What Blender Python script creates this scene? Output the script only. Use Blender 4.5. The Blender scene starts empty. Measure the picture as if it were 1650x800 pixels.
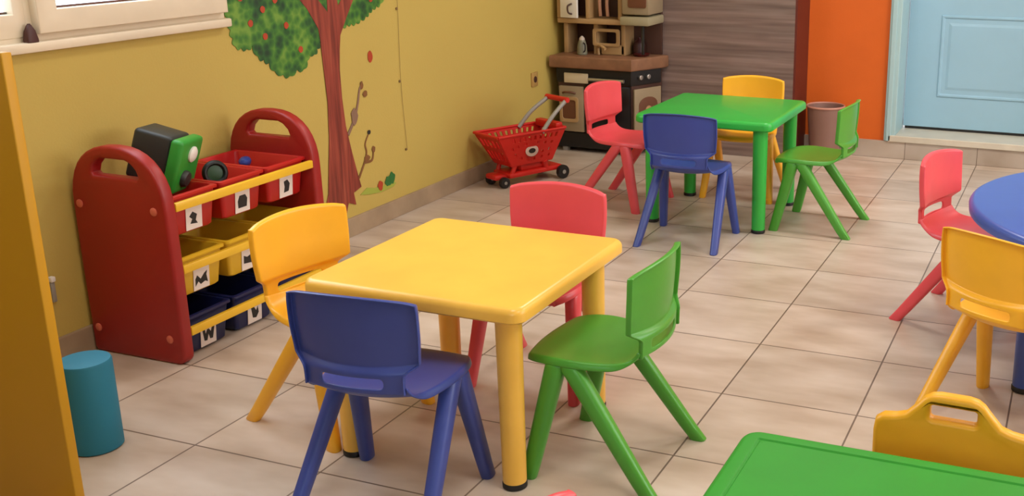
import bpy, bmesh, math, random
from mathutils import Vector, Matrix
PI = math.pi
random.seed(7)
S = bpy.context.scene
COL = S.collection

# ------------------------------------------------------------------ camera
def cam_setup():
    f, pitch, yaw, roll = 1736.551, .281, -.354, .006
    cx, cy = 1098.052, 353.353
    cp, sp, cyw, syw = math.cos(pitch), math.sin(pitch), math.cos(yaw), math.sin(yaw)
    fw = Vector((syw*cp, cyw*cp, -sp)); rt = Vector((cyw, -syw, 0)); up = rt.cross(fw)
    cr, sr = math.cos(roll), math.sin(roll)
    rt2 = cr*rt + sr*up; up2 = -sr*rt + cr*up
    cd = bpy.data.cameras.new('camera'); c = bpy.data.objects.new('camera', cd); COL.objects.link(c)
    m = Matrix((rt2, up2, -fw)).transposed().to_4x4(); m.translation = Vector((.892, -3.9644, 1.3712))
    c.matrix_world = m
    cd.sensor_fit = 'HORIZONTAL'; cd.sensor_width = 36; cd.lens = 36*f/1650
    cd.shift_x = (825-cx)/1650; cd.shift_y = -(400-cy)/1650
    cd.clip_start = .02
    S.camera = c
cam_setup()

# ------------------------------------------------------------------ world, lights, exposure
w = bpy.data.worlds.new('daylight'); S.world = w; w.use_nodes = True
bg = w.node_tree.nodes['Background']; bg.inputs[0].default_value = (.80, .90, 1, 1); bg.inputs[1].default_value = 2.6
S.view_settings.view_transform = 'Standard'; S.view_settings.look = 'None'
S.view_settings.exposure = 0.09; S.view_settings.gamma = 1; S.view_settings.use_curve_mapping = False
def area(name, loc, target, sx, sy, power, col):
    l = bpy.data.lights.new(name, 'AREA'); l.shape = 'RECTANGLE'; l.size = sx; l.size_y = sy; l.energy = power; l.color = col
    o = bpy.data.objects.new(name, l); COL.objects.link(o); o.location = loc
    o.rotation_euler = (Vector(target)-Vector(loc)).to_track_quat('-Z', 'Y').to_euler()
    return o
area('daylight_window_right', (3.30, -.1, 1.65), (0, -.1, 1.25), 3.4, 1.35, 44, (1, .975, .95))
area('daylight_window_behind', (.9, -5.90, 1.7), (.9, 0, 1.2), 2.8, 1.3, 1.5, (.94, .96, 1))
area('daylight_window_left', (-1.93, -1.55, 1.62), (0, -1.75, .4), 1.25, .95, 16, (.76, .87, 1))

# ------------------------------------------------------------------ materials
def lin(c):
    return tuple(((v/255)/12.92 if v/255 <= .04045 else ((v/255+.055)/1.055)**2.4) for v in c)
MATS = {}
def mat(name, rgb, rough=.4, metal=0, bump=0, bscale=40, var=.06, spec=.5, trans=0, vscale=6):
    if name in MATS: return MATS[name]
    m = bpy.data.materials.new(name); m.use_nodes = True; MATS[name] = m
    n = m.node_tree.nodes; L = m.node_tree.links; b = n['Principled BSDF']
    c = lin(rgb)
    tc = n.new('ShaderNodeTexCoord'); nz = n.new('ShaderNodeTexNoise'); nz.inputs['Scale'].default_value = vscale
    nz.inputs['Detail'].default_value = 4
    L.new(tc.outputs['Object'], nz.inputs['Vector'])
    r = n.new('ShaderNodeValToRGB'); r.color_ramp.elements[0].position = .3; r.color_ramp.elements[1].position = .7
    r.color_ramp.elements[0].color = tuple(v*(1-var) for v in c)+(1,)
    r.color_ramp.elements[1].color = tuple(min(1, v*(1+var)) for v in c)+(1,)
    L.new(nz.outputs['Fac'], r.inputs['Fac']); L.new(r.outputs['Color'], b.inputs['Base Color'])
    b.inputs['Roughness'].default_value = rough; b.inputs['Metallic'].default_value = metal
    b.inputs['Specular IOR Level'].default_value = spec
    if trans: b.inputs['Transmission Weight'].default_value = trans
    if bump:
        nb = n.new('ShaderNodeTexNoise'); nb.inputs['Scale'].default_value = bscale; L.new(tc.outputs['Object'], nb.inputs['Vector'])
        bp = n.new('ShaderNodeBump'); bp.inputs['Strength'].default_value = bump; bp.inputs['Distance'].default_value = .004
        L.new(nb.outputs['Fac'], bp.inputs['Height']); L.new(bp.outputs['Normal'], b.inputs['Normal'])
    return m

def ramp(n, stops):
    r = n.new('ShaderNodeValToRGB')
    while len(r.color_ramp.elements) < len(stops): r.color_ramp.elements.new(.5)
    for e, (p, c) in zip(r.color_ramp.elements, stops): e.position = p; e.color = lin(c)+(1,)
    return r

def tile_mat(name, axis_vec, bw, bh, off=0.0, tint=1.0, mort=.003):
    m = bpy.data.materials.new(name); m.use_nodes = True
    n = m.node_tree.nodes; L = m.node_tree.links; b = n['Principled BSDF']
    tc = n.new('ShaderNodeTexCoord'); mp = n.new('ShaderNodeMapping'); L.new(tc.outputs['Object'], mp.inputs[0])
    mp.inputs['Rotation'].default_value = axis_vec
    br = n.new('ShaderNodeTexBrick'); br.offset = off; br.squash = 1
    L.new(mp.outputs[0], br.inputs['Vector'])
    br.inputs['Scale'].default_value = 1; br.inputs['Brick Width'].default_value = bw; br.inputs['Row Height'].default_value = bh
    br.inputs['Mortar Size'].default_value = mort; br.inputs['Mortar Smooth'].default_value = .3
    br.inputs['Color1'].default_value = (.92, .92, .92, 1); br.inputs['Color2'].default_value = (1.08, 1.06, 1.04, 1)
    br.inputs['Mortar'].default_value = (.32, .28, .25, 1)
    n1 = n.new('ShaderNodeTexNoise'); n1.inputs['Scale'].default_value = 4; n1.inputs['Detail'].default_value = 3; n1.inputs['Roughness'].default_value = .5
    mp1 = n.new('ShaderNodeMapping'); mp1.inputs['Scale'].default_value = (.8, 1.9, 1); L.new(tc.outputs['Object'], mp1.inputs[0]); L.new(mp1.outputs[0], n1.inputs['Vector'])
    r1 = ramp(n, [(.25, tuple(v*tint for v in (172, 152, 133))), (.5, tuple(v*tint for v in (194, 177, 161))), (.75, tuple(v*tint for v in (210, 196, 183)))])
    L.new(n1.outputs['Fac'], r1.inputs['Fac'])
    mx = n.new('ShaderNodeMix'); mx.data_type = 'RGBA'; mx.blend_type = 'MULTIPLY'; mx.inputs['Factor'].default_value = 1
    L.new(r1.outputs[0], mx.inputs['A']); L.new(br.outputs['Color'], mx.inputs['B'])
    L.new(mx.outputs['Result'], b.inputs['Base Color'])
    n2 = n.new('ShaderNodeTexNoise'); n2.inputs['Scale'].default_value = 5; n2.inputs['Detail'].default_value = 1; L.new(tc.outputs['Object'], n2.inputs['Vector'])
    mr = n.new('ShaderNodeMapRange'); mr.inputs['To Min'].default_value = .33; mr.inputs['To Max'].default_value = .42
    L.new(n2.outputs['Fac'], mr.inputs['Value']); L.new(mr.outputs[0], b.inputs['Roughness'])
    bp = n.new('ShaderNodeBump'); bp.inputs['Strength'].default_value = .35; bp.inputs['Distance'].default_value = .002; bp.invert = True
    return m

def laminate_mat():
    m = bpy.data.materials.new('grey_brown_wood_laminate'); m.use_nodes = True
    n = m.node_tree.nodes; L = m.node_tree.links; b = n['Principled BSDF']
    tc = n.new('ShaderNodeTexCoord'); mp = n.new('ShaderNodeMapping'); L.new(tc.outputs['Object'], mp.inputs[0]); mp.inputs['Scale'].default_value = (1.1, 1, 26)
    nz = n.new('ShaderNodeTexNoise'); nz.inputs['Scale'].default_value = 1.6; nz.inputs['Detail'].default_value = 7; L.new(mp.outputs[0], nz.inputs['Vector'])
    r = ramp(n, [(.25, (104, 84, 78)), (.5, (130, 108, 100)), (.75, (152, 132, 124))]); L.new(nz.outputs['Fac'], r.inputs['Fac'])
    wv = n.new('ShaderNodeTexWave'); wv.wave_type = 'BANDS'; wv.bands_direction = 'Z'; wv.inputs['Scale'].default_value = 2.6; wv.inputs['Distortion'].default_value = 2.2
    wv.inputs['Detail'].default_value = 3; wv.inputs['Detail Scale'].default_value = 1.5
    L.new(tc.outputs['Object'], wv.inputs['Vector'])
    mx = n.new('ShaderNodeMix'); mx.data_type = 'RGBA'; mx.blend_type = 'MULTIPLY'; mx.inputs['Factor'].default_value = .22
    L.new(r.outputs[0], mx.inputs['A']); L.new(wv.outputs['Color'], mx.inputs['B']); L.new(mx.outputs['Result'], b.inputs['Base Color'])
    b.inputs['Roughness'].default_value = .45
    return m

def foliage_mat():
    m = bpy.data.materials.new('printed_foliage'); m.use_nodes = True
    n = m.node_tree.nodes; L = m.node_tree.links; b = n['Principled BSDF']
    tc = n.new('ShaderNodeTexCoord')
    v = n.new('ShaderNodeTexVoronoi'); v.inputs['Scale'].default_value = 34; L.new(tc.outputs['Object'], v.inputs['Vector'])
    nz = n.new('ShaderNodeTexNoise'); nz.inputs['Scale'].default_value = 9; nz.inputs['Detail'].default_value = 6; L.new(tc.outputs['Object'], nz.inputs['Vector'])
    ad = n.new('ShaderNodeMath'); ad.operation = 'MULTIPLY_ADD'; ad.inputs[1].default_value = .35
    L.new(v.outputs['Distance'], ad.inputs[0]); L.new(nz.outputs['Fac'], ad.inputs[2])
    r = ramp(n, [(.42, (22, 54, 34)), (.58, (38, 86, 38)), (.72, (66, 120, 40)), (.88, (110, 150, 56))]); L.new(ad.outputs[0], r.inputs['Fac'])
    L.new(r.outputs[0], b.inputs['Base Color']); b.inputs['Roughness'].default_value = .55
    return m

def bark_mat():
    m = bpy.data.materials.new('printed_bark'); m.use_nodes = True
    n = m.node_tree.nodes; L = m.node_tree.links; b = n['Principled BSDF']
    tc = n.new('ShaderNodeTexCoord'); mp = n.new('ShaderNodeMapping'); L.new(tc.outputs['Object'], mp.inputs[0]); mp.inputs['Scale'].default_value = (1, 26, 1.6)
    nz = n.new('ShaderNodeTexNoise'); nz.inputs['Scale'].default_value = 2; nz.inputs['Detail'].default_value = 4; L.new(mp.outputs[0], nz.inputs['Vector'])
    r = ramp(n, [(.35, (112, 44, 32)), (.55, (146, 62, 46)), (.75, (168, 84, 60))]); L.new(nz.outputs['Fac'], r.inputs['Fac'])
    L.new(r.outputs[0], b.inputs['Base Color']); b.inputs['Roughness'].default_value = .55
    return m

YEL = mat('yellow_plastic', (250, 194, 80), .30, bump=.03)
YELC = mat('amber_yellow_plastic', (248, 182, 44), .33, bump=.03)
GRN = mat('green_plastic', (50, 176, 66), .30, bump=.03)
GRNC = mat('leaf_green_plastic', (80, 160, 54), .33, bump=.03)
BLU = mat('blue_plastic', (66, 92, 176), .30, bump=.03)
BLUC = mat('indigo_blue_plastic', (58, 74, 150), .33, bump=.03)
RED = mat('coral_red_plastic', (228, 82, 90), .33, bump=.03)
SHRED = mat('deep_red_plastic', (150, 26, 22), .42, bump=.05)
BINR = mat('bin_red_plastic', (180, 24, 22), .38)
BINY = mat('bin_yellow_plastic', (222, 178, 40), .38)
BINB = mat('bin_navy_plastic', (16, 26, 74), .38)
RAILY = mat('rail_yellow_plastic', (232, 184, 40), .38)
BLACK = mat('black_rubber', (18, 17, 17), .5)
DARK = mat('dark_grey_plastic', (42, 44, 42), .45)
WHITE = mat('white_plastic', (232, 228, 220), .4)
PAPER = mat('white_label_card', (226, 214, 204), .6)
INK = mat('label_ink', (38, 34, 30), .7)
STEEL = mat('brushed_steel', (190, 190, 186), .3, metal=.9)
GREY = mat('grey_plastic', (150, 146, 138), .42)
TAN = mat('tan_plastic', (176, 142, 98), .5)
BEIGE = mat('taupe_plastic', (150, 132, 104), .5)
BROWN = mat('brown_plastic', (104, 62, 40), .5)
COUNTER = mat('countertop_brown_plastic', (134, 94, 68), .45, var=.15, vscale=18)
DKBROWN = mat('dark_brown_plastic', (70, 42, 32), .55)
PVC = mat('white_window_frame', (222, 206, 180), .4)

# ------------------------------------------------------------------ mesh helpers
def finish(name, bm, m, parent=None, smooth=True, angle=40):
    bmesh.ops.recalc_face_normals(bm, faces=bm.faces)
    me = bpy.data.meshes.new(name); bm.to_mesh(me); bm.free()
    o = bpy.data.objects.new(name, me); COL.objects.link(o); me.materials.append(m)
    if smooth:
        me.shade_smooth()
        try: me.set_sharp_from_angle(angle=math.radians(angle))
        except Exception: pass
    if parent: o.parent = parent
    return o
def tag(o, label=None, cat=None, group=None, kind=None):
    if label: o['label'] = label
    if cat: o['category'] = cat
    if group: o['group'] = group
    if kind: o['kind'] = kind
    return o
def empty(name, label, cat, loc=(0, 0, 0), rz=0, group=None):
    o = bpy.data.objects.new(name, None); COL.objects.link(o); o.location = loc; o.rotation_euler = (0, 0, rz)
    o.empty_display_size = .05
    return tag(o, label, cat, group)
def kids(o): return [c for c in list(COL.objects) if c.parent == o]
def copy_tree(o, parent=None):
    c = o.copy(); COL.objects.link(c)
    if parent: c.parent = parent
    for k in kids(o): copy_tree(k, c)
    return c

def add_box(bm, x0, x1, y0, y1, z0, z1, bev=0, seg=2, M=None):
    r = bmesh.ops.create_cube(bm, size=1)
    vs = r['verts']
    for v in vs: v.co = Vector(((x0+x1)/2+v.co.x*(x1-x0), (y0+y1)/2+v.co.y*(y1-y0), (z0+z1)/2+v.co.z*(z1-z0)))
    if bev:
        es = list({e for v in vs for e in v.link_edges})
        r2 = bmesh.ops.bevel(bm, geom=es, offset=bev, segments=seg, affect='EDGES', profile=.5)
        vs = list({v for f in r2['faces'] for v in f.verts} | {v for v in vs if v.is_valid})
    if M is not None: bmesh.ops.transform(bm, matrix=M, verts=[v for v in vs if v.is_valid])
    return bm
def box(name, m, x0, x1, y0, y1, z0, z1, bev=0, parent=None, seg=2, M=None):
    bm = bmesh.new(); add_box(bm, x0, x1, y0, y1, z0, z1, bev, seg, M); return finish(name, bm, m, parent)
def add_rings(bm, rings, cap0=True, cap1=True, closed=True):
    V = [[bm.verts.new(p) for p in r] for r in rings]
    n = len(rings[0])
    for a, b in zip(V, V[1:]):
        for i in range(n if closed else n-1):
            j = (i+1) % n
            bm.faces.new((a[i], a[j], b[j], b[i]))
    if cap0: bm.faces.new(V[0][::-1])
    if cap1: bm.faces.new(V[-1])
    return V
def add_lathe(bm, prof, c=(0, 0, 0), n=24, M=None):
    rings = []
    for r, z in prof:
        ring = [Vector((r*math.cos(2*PI*i/n), r*math.sin(2*PI*i/n), z)) for i in range(n)]
        if M is not None: ring = [M @ p for p in ring]
        rings.append([p+Vector(c) for p in ring])
    add_rings(bm, rings)
def add_tube(bm, pts, r, n=10, rads=None):
    pts = [Vector(p) for p in pts]; rings = []
    up = None
    for i, p in enumerate(pts):
        t = (pts[min(i+1, len(pts)-1)]-pts[max(i-1, 0)]).normalized()
        if up is None: up = t.orthogonal().normalized()
        a = (up - t*up.dot(t)).normalized(); up = a; b = t.cross(a)
        rr = rads[i] if rads else r
        rings.append([p+rr*(math.cos(2*PI*k/n)*a+math.sin(2*PI*k/n)*b) for k in range(n)])
    add_rings(bm, rings)
def smooth_path(pts, k=6):
    P = [Vector(p) for p in pts]; out = []
    for i in range(len(P)-1):
        p0, p1, p2, p3 = P[max(i-1, 0)], P[i], P[i+1], P[min(i+2, len(P)-1)]
        for j in range(k):
            t = j/k
            out.append(.5*((2*p1)+(p2-p0)*t+(2*p0-5*p1+4*p2-p3)*t*t+(3*p1-p0-3*p2+p3)*t**3))
    out.append(P[-1]); return out
def rrect(hx, hy, r, n=6, cx=0, cy=0):
    out = []
    for qx, qy, a0 in ((1, 1, 0), (-1, 1, 90), (-1, -1, 180), (1, -1, 270)):
        for i in range(n+1):
            a = math.radians(a0+90*i/n); out.append((cx+qx*(hx-r)+r*math.cos(a), cy+qy*(hy-r)+r*math.sin(a)))
    return out
def add_slab(bm, hx, hy, r, z0, z1, edge=.01, cx=0, cy=0):
    rings = []
    for ins, z in ((edge*.5, z0), (0, z0+edge*.4), (0, z1-edge), (edge*.12, z1-edge*.6), (edge*.35, z1-edge*.28), (edge*.7, z1-edge*.06), (edge*1.1, z1)):
        rings.append([Vector((x, y, z)) for x, y in rrect(hx-ins, hy-ins, max(r-ins, .003), 6, cx, cy)])
    add_rings(bm, rings)
def add_plate(bm, outer, holes, t0, t1, fn, bev=.004):
    """flat outline with holes, extruded t0..t1; fn maps (u,v,t)->xyz.  Edges get a small bevel."""
    tmp = bmesh.new()
    edges = []
    for loop in [outer]+holes:
        vs = [tmp.verts.new((u, v, 0)) for u, v in loop]
        for i in range(len(vs)): edges.append(tmp.edges.new((vs[i], vs[(i+1) % len(vs)])))
    bmesh.ops.triangle_fill(tmp, edges=edges, use_beauty=True)
    bmesh.ops.dissolve_limit(tmp, angle_limit=.01, verts=tmp.verts, edges=tmp.edges)
    r = bmesh.ops.extrude_face_region(tmp, geom=list(tmp.faces))
    top = [v for v in r['geom'] if isinstance(v, bmesh.types.BMVert)]
    for v in tmp.verts: v.co.z = t0
    for v in top: v.co.z = t1
    bmesh.ops.recalc_face_normals(tmp, faces=tmp.faces)
    if bev:
        rim = [e for e in tmp.edges if len(e.link_faces) == 2 and e.calc_face_angle(0) > 1.2 and abs(e.verts[0].co.z-e.verts[1].co.z) < 1e-6]
        bmesh.ops.bevel(tmp, geom=rim, offset=bev, segments=3, affect='EDGES', profile=.5)
    me = bpy.data.meshes.new('tmp'); 
    for v in tmp.verts: v.co = Vector(fn(v.co.x, v.co.y, v.co.z))
    tmp.to_mesh(me); tmp.free(); bm.from_mesh(me); bpy.data.meshes.remove(me)

# ------------------------------------------------------------------ the room
WX = -1.99; XR = 3.4; YB = 2.13; YF = -6.0; H = 2.7
def struct(name, bm, m): return tag(finish(name, bm, m, smooth=False), kind='structure')
def sbox(name, m, *a, bev=0):
    bm = bmesh.new(); add_box(bm, *a, bev=bev); return struct(name, bm, m)
FLOORM = tile_mat('beige_floor_tiles', (0, 0, 0), .4, .4)
sbox('floor', FLOORM, WX-.2, XR+.2, YF-.2, YB+.6, -.1, 0)
WALLY = mat('ochre_yellow_wall_paint', (191, 166, 84), .75, bump=.12, bscale=120, var=.03, vscale=1.5)
ORANGE = mat('orange_wall_paint', (216, 98, 18), .6, bump=.1, bscale=120, var=.03)
CEIL = mat('white_ceiling_paint', (235, 230, 218), .8, var=.02)
MAROON = mat('laminate_side_orange_bounce', (96, 34, 22), .5)  # orange wall's reflection put into the colour
# left wall with the window opening  (y -2.9 .. -.885, z .99 .. 2.05)
WZ0, WZ1, WY0, WY1 = .985, 2.1, -2.95, -.885
bm = bmesh.new()
for a in ((YF, YB+.3, 0, WZ0), (YF, YB+.3, WZ1, H), (YF, WY0, WZ0, WZ1), (WY1, YB+.3, WZ0, WZ1)):
    add_box(bm, WX-.2, WX, *a)
struct('wall_left', bm, WALLY)
# back wall: laminate block, orange wall with door opening
sbox('wall_back', laminate_mat(), WX-.2, -.60, 1.85, YB+.3, 0, H)
sbox('orange_bounce_strip', MAROON, -.6, -.588, 1.85, YB, 0, H)  # side face of the laminate block, painted with the orange bounce
bm = bmesh.new(); add_box(bm, -.6, -.1, YB, YB+.4, 0, H); add_box(bm, -.1, .95, YB, YB+.4, 2.14, H); add_box(bm, .95, XR+.2, YB, YB+.4, 0, H)
struct('wall_back_orange', bm, ORANGE).name = 'wall_back_right'
BRM = mat('taupe_skirting_tile', (160, 138, 112), .45, var=.16, vscale=7)
sbox('baseboard_left', BRM, WX-.005, WX+.012, YF, 1.85, 0, .082, bev=.002)
BSTEP = tile_mat('step_riser_tiles', (PI/2, 0, 0), .40, .30, tint=.93, mort=.002)
sbox('baseboard_back', BSTEP, -.588, XR, YB-.02, YB+.02, -.002, .098)
# raised threshold, door casing and door
sbox('trim_2', mat('pale_marble_threshold', (204, 194, 176), .4, var=.1), -.1, .95, YB-.03, YB+.5, .098, .135, bev=.004)
CASE = mat('pale_cyan_door_paint', (166, 196, 200), .4, var=.02)
def door():
    bm = bmesh.new()
    for x0, x1 in ((-.125, -.06), (.93, 1.0)):
        add_box(bm, x0, x1, YB-.022, YB+.26, .10, 2.18, bev=.005)
        add_box(bm, x0+.012, x1-.025, YB-.030, YB+.1, .10, 2.18, bev=.004)
    add_box(bm, -.125, 1.0, YB-.022, YB+.26, 2.10, 2.18, bev=.005)
    fr = struct('trim_3', bm, CASE)
    dm = mat('pale_blue_door_paint', (152, 190, 210), .38, var=.02)
    d = struct('door_1', (lambda b: (add_box(b, -.055, .925, 2.35, 2.395, .150, 2.10, bev=.003), b)[1])(bmesh.new()), dm)
    def mould(x0, x1, z0, z1):
        bm = bmesh.new()
        rings = []
        for ins, y in ((0, 2.351), (.006, 2.343), (.014, 2.343), (.022, 2.3505), (.045, 2.3495), (.06, 2.345), (.075, 2.3445)):
            rings.append([Vector((x0+ins, y, z0+ins)), Vector((x1-ins, y, z0+ins)), Vector((x1-ins, y, z1-ins)), Vector((x0+ins, y, z1-ins))])
        add_rings(bm, rings, cap0=False)
        return finish('door_panel', bm, dm, d, smooth=False)
    mould(.125, .75, .33, .80); mould(.125, .75, .90, 1.98)
    bm = bmesh.new(); add_box(bm, -.045, .915, 2.353, 2.39, .137, .1505); finish('door_gap_shade', bm, BLACK, d)  # first piece: black strip painted in for the dark gap under the door
    bm = bmesh.new(); add_tube(bm, [(.86, 2.36, 1.12), (.86, 2.30, 1.12), (.78, 2.30, 1.12)], .009); finish('door_handle', bm, STEEL, d)
door()
# right and rear walls with window openings, ceiling
CREAM = mat('cream_wall_paint', (226, 206, 160), .75, var=.03)
bm = bmesh.new()
for a in ((YF, YB+.3, 0, .95), (YF, YB+.3, 2.35, H), (YF, -1.9, .95, 2.35), (1.7, YB+.3, .95, 2.35)): add_box(bm, XR, XR+.2, *a)
struct('wall_right', bm, CREAM)
bm = bmesh.new()
for a in ((WX, XR, 0, 1.0), (WX, XR, 2.4, H), (WX, -.6, 1.0, 2.4), (2.4, XR, 1.0, 2.4)): add_box(bm, a[0], a[1], YF-.2, YF, a[2], a[3])
struct('wall_front', bm, mat('dark_taupe_bounce_cut_paint', (92, 80, 72), .75))  # unseen wall, coloured dark to cut bounce light
sbox('ceiling', CEIL, WX-.2, XR+.2, YF-.2, YB+.6, H, H+.1)

# left window
def glass_mat():
    m = bpy.data.materials.new('window_glass'); m.use_nodes = True
    n = m.node_tree.nodes; L = m.node_tree.links
    n.remove(n['Principled BSDF']); out = n['Material Output']
    t = n.new('ShaderNodeBsdfTransparent'); g = n.new('ShaderNodeBsdfGlossy'); g.inputs['Roughness'].default_value = .02
    mx = n.new('ShaderNodeMixShader'); mx.inputs[0].default_value = .08
    L.new(t.outputs[0], mx.inputs[1]); L.new(g.outputs[0], mx.inputs[2]); L.new(mx.outputs[0], out.inputs[0])
    return m
GLASS = glass_mat()
def window_left():
    bm = bmesh.new()
    xo, xi = WX-.05, WX+.012
    # fixed outer frame and mullion
    holes = [[(-1.637, 1.03), (WY1-.03, 1.03), (WY1-.03, WZ1-.05), (-1.637, WZ1-.05)], [(WY0+.04, 1.03), (-1.69, 1.03), (-1.69, WZ1-.05), (WY0+.04, WZ1-.05)]]
    add_plate(bm, [(WY0, WZ0), (WY1, WZ0), (WY1, WZ1), (WY0, WZ1)], holes, -.05, .004, lambda u, v, q: (WX+q, u, v), bev=.003)
    fr = struct('window_1', bm, PVC)
    for nm, y0, y1, dx in (('near', -1.648, -.895, .014), ('far', -2.9, -1.667, -.012)):
        bm = bmesh.new(); t = .068; z0, z1 = 1.008 if nm == 'near' else 1.0, WZ1-.03
        tr = .036 if nm == 'far' else .03
        add_plate(bm, [(y0, z0), (y1, z0), (y1, z1), (y0, z1)], [[(y0+t, z0+t), (y1-tr, z0+t), (y1-tr, z1-t), (y0+t, z1-t)]], -.02, .02, lambda u, v, q: (WX+dx+q, u, v), bev=.004)
        s = finish('window_sash', bm, PVC, fr)
        bm = bmesh.new(); add_box(bm, WX-.004+dx, WX+.002+dx, y0+.04, y1-.02, z0+.04, z1-.04); finish('window_pane', bm, GLASS, s, smooth=False)
        bm = bmesh.new(); add_box(bm, WX-.012+dx, WX-.006+dx, y0+t-.01, y1-.02, z0+t-.004, z0+t+.006); finish('gasket', bm, BLACK, s, smooth=False)
    bm = bmesh.new(); add_box(bm, WX-.19, WX+.035, WY0-.02, WY1+.002, .957, .987, bev=.006)
    finish('window_sill', bm, PVC, fr)
window_left()
# windows on the right and behind the camera (frames with panes)
def plain_window(name, ax):
    bm = bmesh.new(); g = bmesh.new()
    if ax == 'x':
        for y in (-1.9, -.13, 1.64): add_box(bm, XR+.02, XR+.08, y, y+.06, .95, 2.35)
        for z in (.95, 2.29): add_box(bm, XR+.02, XR+.08, -1.9, 1.7, z, z+.06)
        add_box(g, XR+.045, XR+.05, -1.85, 1.65, 1.0, 2.3)
    else:
        for x in (-.6, .87, 2.34): add_box(bm, x, x+.06, YF-.08, YF-.02, 1.0, 2.4)
        for z in (1.0, 2.34): add_box(bm, -.6, 2.4, YF-.08, YF-.02, z, z+.06)
        add_box(g, -.55, 2.35, YF-.05, YF-.045, 1.05, 2.35)
    f = struct(name, bm, PVC); finish('window_pane', g, GLASS, f, smooth=False)
plain_window('window_2', 'x'); plain_window('window_3', 'y')

# dark wedge on the sill and small fittings on the left wall
bm = bmesh.new()
add_rings(bm, [[Vector((x, y, z)) for x, y in rrect(hx, hy, .006, 3, WX+.022, -1.672)] for hx, hy, z in ((.012, .019, .987), (.012, .019, .995), (.010, .014, 1.02), (.006, .007, 1.036), (.003, .003, 1.040))])
tag(finish('window_stop', bm, mat('dark_brown_wood', (64, 26, 18), .5)), 'small dark brown wedge standing on the white sill at the window sash corner', 'window stop')
t = empty('wall_bracket', 'narrow grey metal bracket with white tip low on the yellow wall beside the partition', 'bracket', (WX+.006, -1.722, .20))
box('plate', GREY, -.006, .006, -.007, .007, 0, .065, .002, t); box('cap', WHITE, -.005, .012, -.008, .008, .065, .082, .003, t)
t = empty('wall_socket', 'small ochre wall socket on the yellow wall left of the toy kitchen', 'socket', (WX, 1.42, .44))
box('cover_plate', mat('aged_ivory_plastic', (176, 140, 78), .5), 0, .01, -.035, .035, -.04, .04, .003, t)
bm = bmesh.new(); add_lathe(bm, [(.018, 0), (.018, .004), (.014, .005)], (.008, 0, 0), 16, Matrix.Rotation(PI/2, 3, 'Y')); finish('socket_insert', bm, DKBROWN, t)

# ------------------------------------------------------------------ mural decals on the left wall
MX = WX+.0015
def decal(name, pts, m, parent=None, x=MX, th=.0012):
    bm = bmesh.new(); add_plate(bm, pts, [], 0, th, lambda u, v, t: (x+t, u, v), bev=0)
    return finish(name, bm, m, parent, smooth=False)
def blob(cy, cz, ry, rz, n=18, wob=.12, seed=0):
    r = random.Random(seed); ph = [r.random()*6 for _ in range(3)]
    return [(cy+ry*(1+wob*math.sin(3*a+ph[0])+wob*.7*math.sin(5*a+ph[1]))*math.cos(a), cz+rz*(1+wob*math.sin(4*a+ph[2]))*math.sin(a)) for a in [2*PI*i/n for i in range(n)]]
mural = empty('tree_wall_sticker', 'wall sticker of a tall tree with red brown trunk and leafy green crown', 'wall sticker', (0, 0, 0))
BARK = bark_mat(); FOL = foliage_mat()
trunk = [(-.44, .155), (-.405, .165), (-.375, .15), (-.335, .125), (-.305, .105), (-.285, .15), (-.235, .13), (-.245, .185), (-.19, .20), (-.205, .25), (-.235, .36), (-.262, .48), (-.272, .60),
         (-.272, .72), (-.262, .80), (-.25, .86), (-.20, .93), (-.13, 1.02), (-.05, 1.10), (-.10, 1.12), (-.19, 1.04), (-.25, .98), (-.27, 1.10), (-.31, 1.10), (-.32, .96),
         (-.40, 1.04), (-.52, 1.12), (-.55, 1.09), (-.44, .98), (-.385, .90), (-.378, .85), (-.372, .74), (-.365, .60), (-.375, .45), (-.395, .32), (-.41, .22)]
decal('trunk', trunk, BARK, mural, MX+.0014)
crown = []
for i, (y, z) in enumerate([(-.86, 1.10), (-.875, 1.02), (-.862, .94), (-.845, .88), (-.79, .865), (-.76, .875), (-.735, .83), (-.68, .80), (-.655, .765), (-.61, .745), (-.575, .735), (-.53, .755), (-.49, .75), (-.465, .78), (-.455, .81),
                            (-.42, .80), (-.38, .84), (-.35, .87), (-.26, .88), (-.20, .90), (-.14, .90), (-.07, .92), (-.02, .95), (.04, .965), (.07, 1.0), (.16, 1.04), (.22, 1.12), (.2, 1.3), (.05, 1.45), (-.2, 1.55), (-.5, 1.5), (-.75, 1.38), (-.85, 1.25)]):
    crown.append((y, z))
def scallop(P, amp=.012):
    out = []
    for i in range(len(P)):
        a, b = Vector(P[i]), Vector(P[(i+1) % len(P)]); d = b-a; nrm = Vector((-d.y, d.x)).normalized()*-1
        L = d.length; k = max(1, round(L/.035))
        for j in range(k):
            for t in (0, .25, .5, .75):
                tt = (j+t)/k; q = a+d*tt+nrm*amp*math.sin(PI*t)
                out.append((q.x, q.y))
    return out
decal('crown', scallop(crown, .012), FOL, mural, MX)
APPLE = mat('printed_apple_red', (176, 66, 36), .5)
for i, (y, z) in enumerate([(-.76, .955), (-.69, .90), (-.69, 1.0), (-.62, 1.03), (-.57, .93), (-.80, 1.05), (-.50, .83), (-.03, .99), (.06, 1.03)]):
    decal('apple', blob(y, z, .013, .013, 12, .05, i), APPLE, mural, MX+.0022)
ap = decal('apple_wall_sticker', blob(-.06, .748, .017, .025, 16, .04, 3), APPLE, None, MX)
tag(ap, 'small orange red falling apple sticker on the wall right of the tree trunk', 'wall sticker')
gs = empty('bush_wall_sticker', 'wall sticker of little green bush with orange toadstool at the tree foot', 'wall sticker')
GP = mat('printed_bush_green', (46, 110, 50), .55); GR = mat('printed_grass_green', (158, 168, 66), .6)
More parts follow.
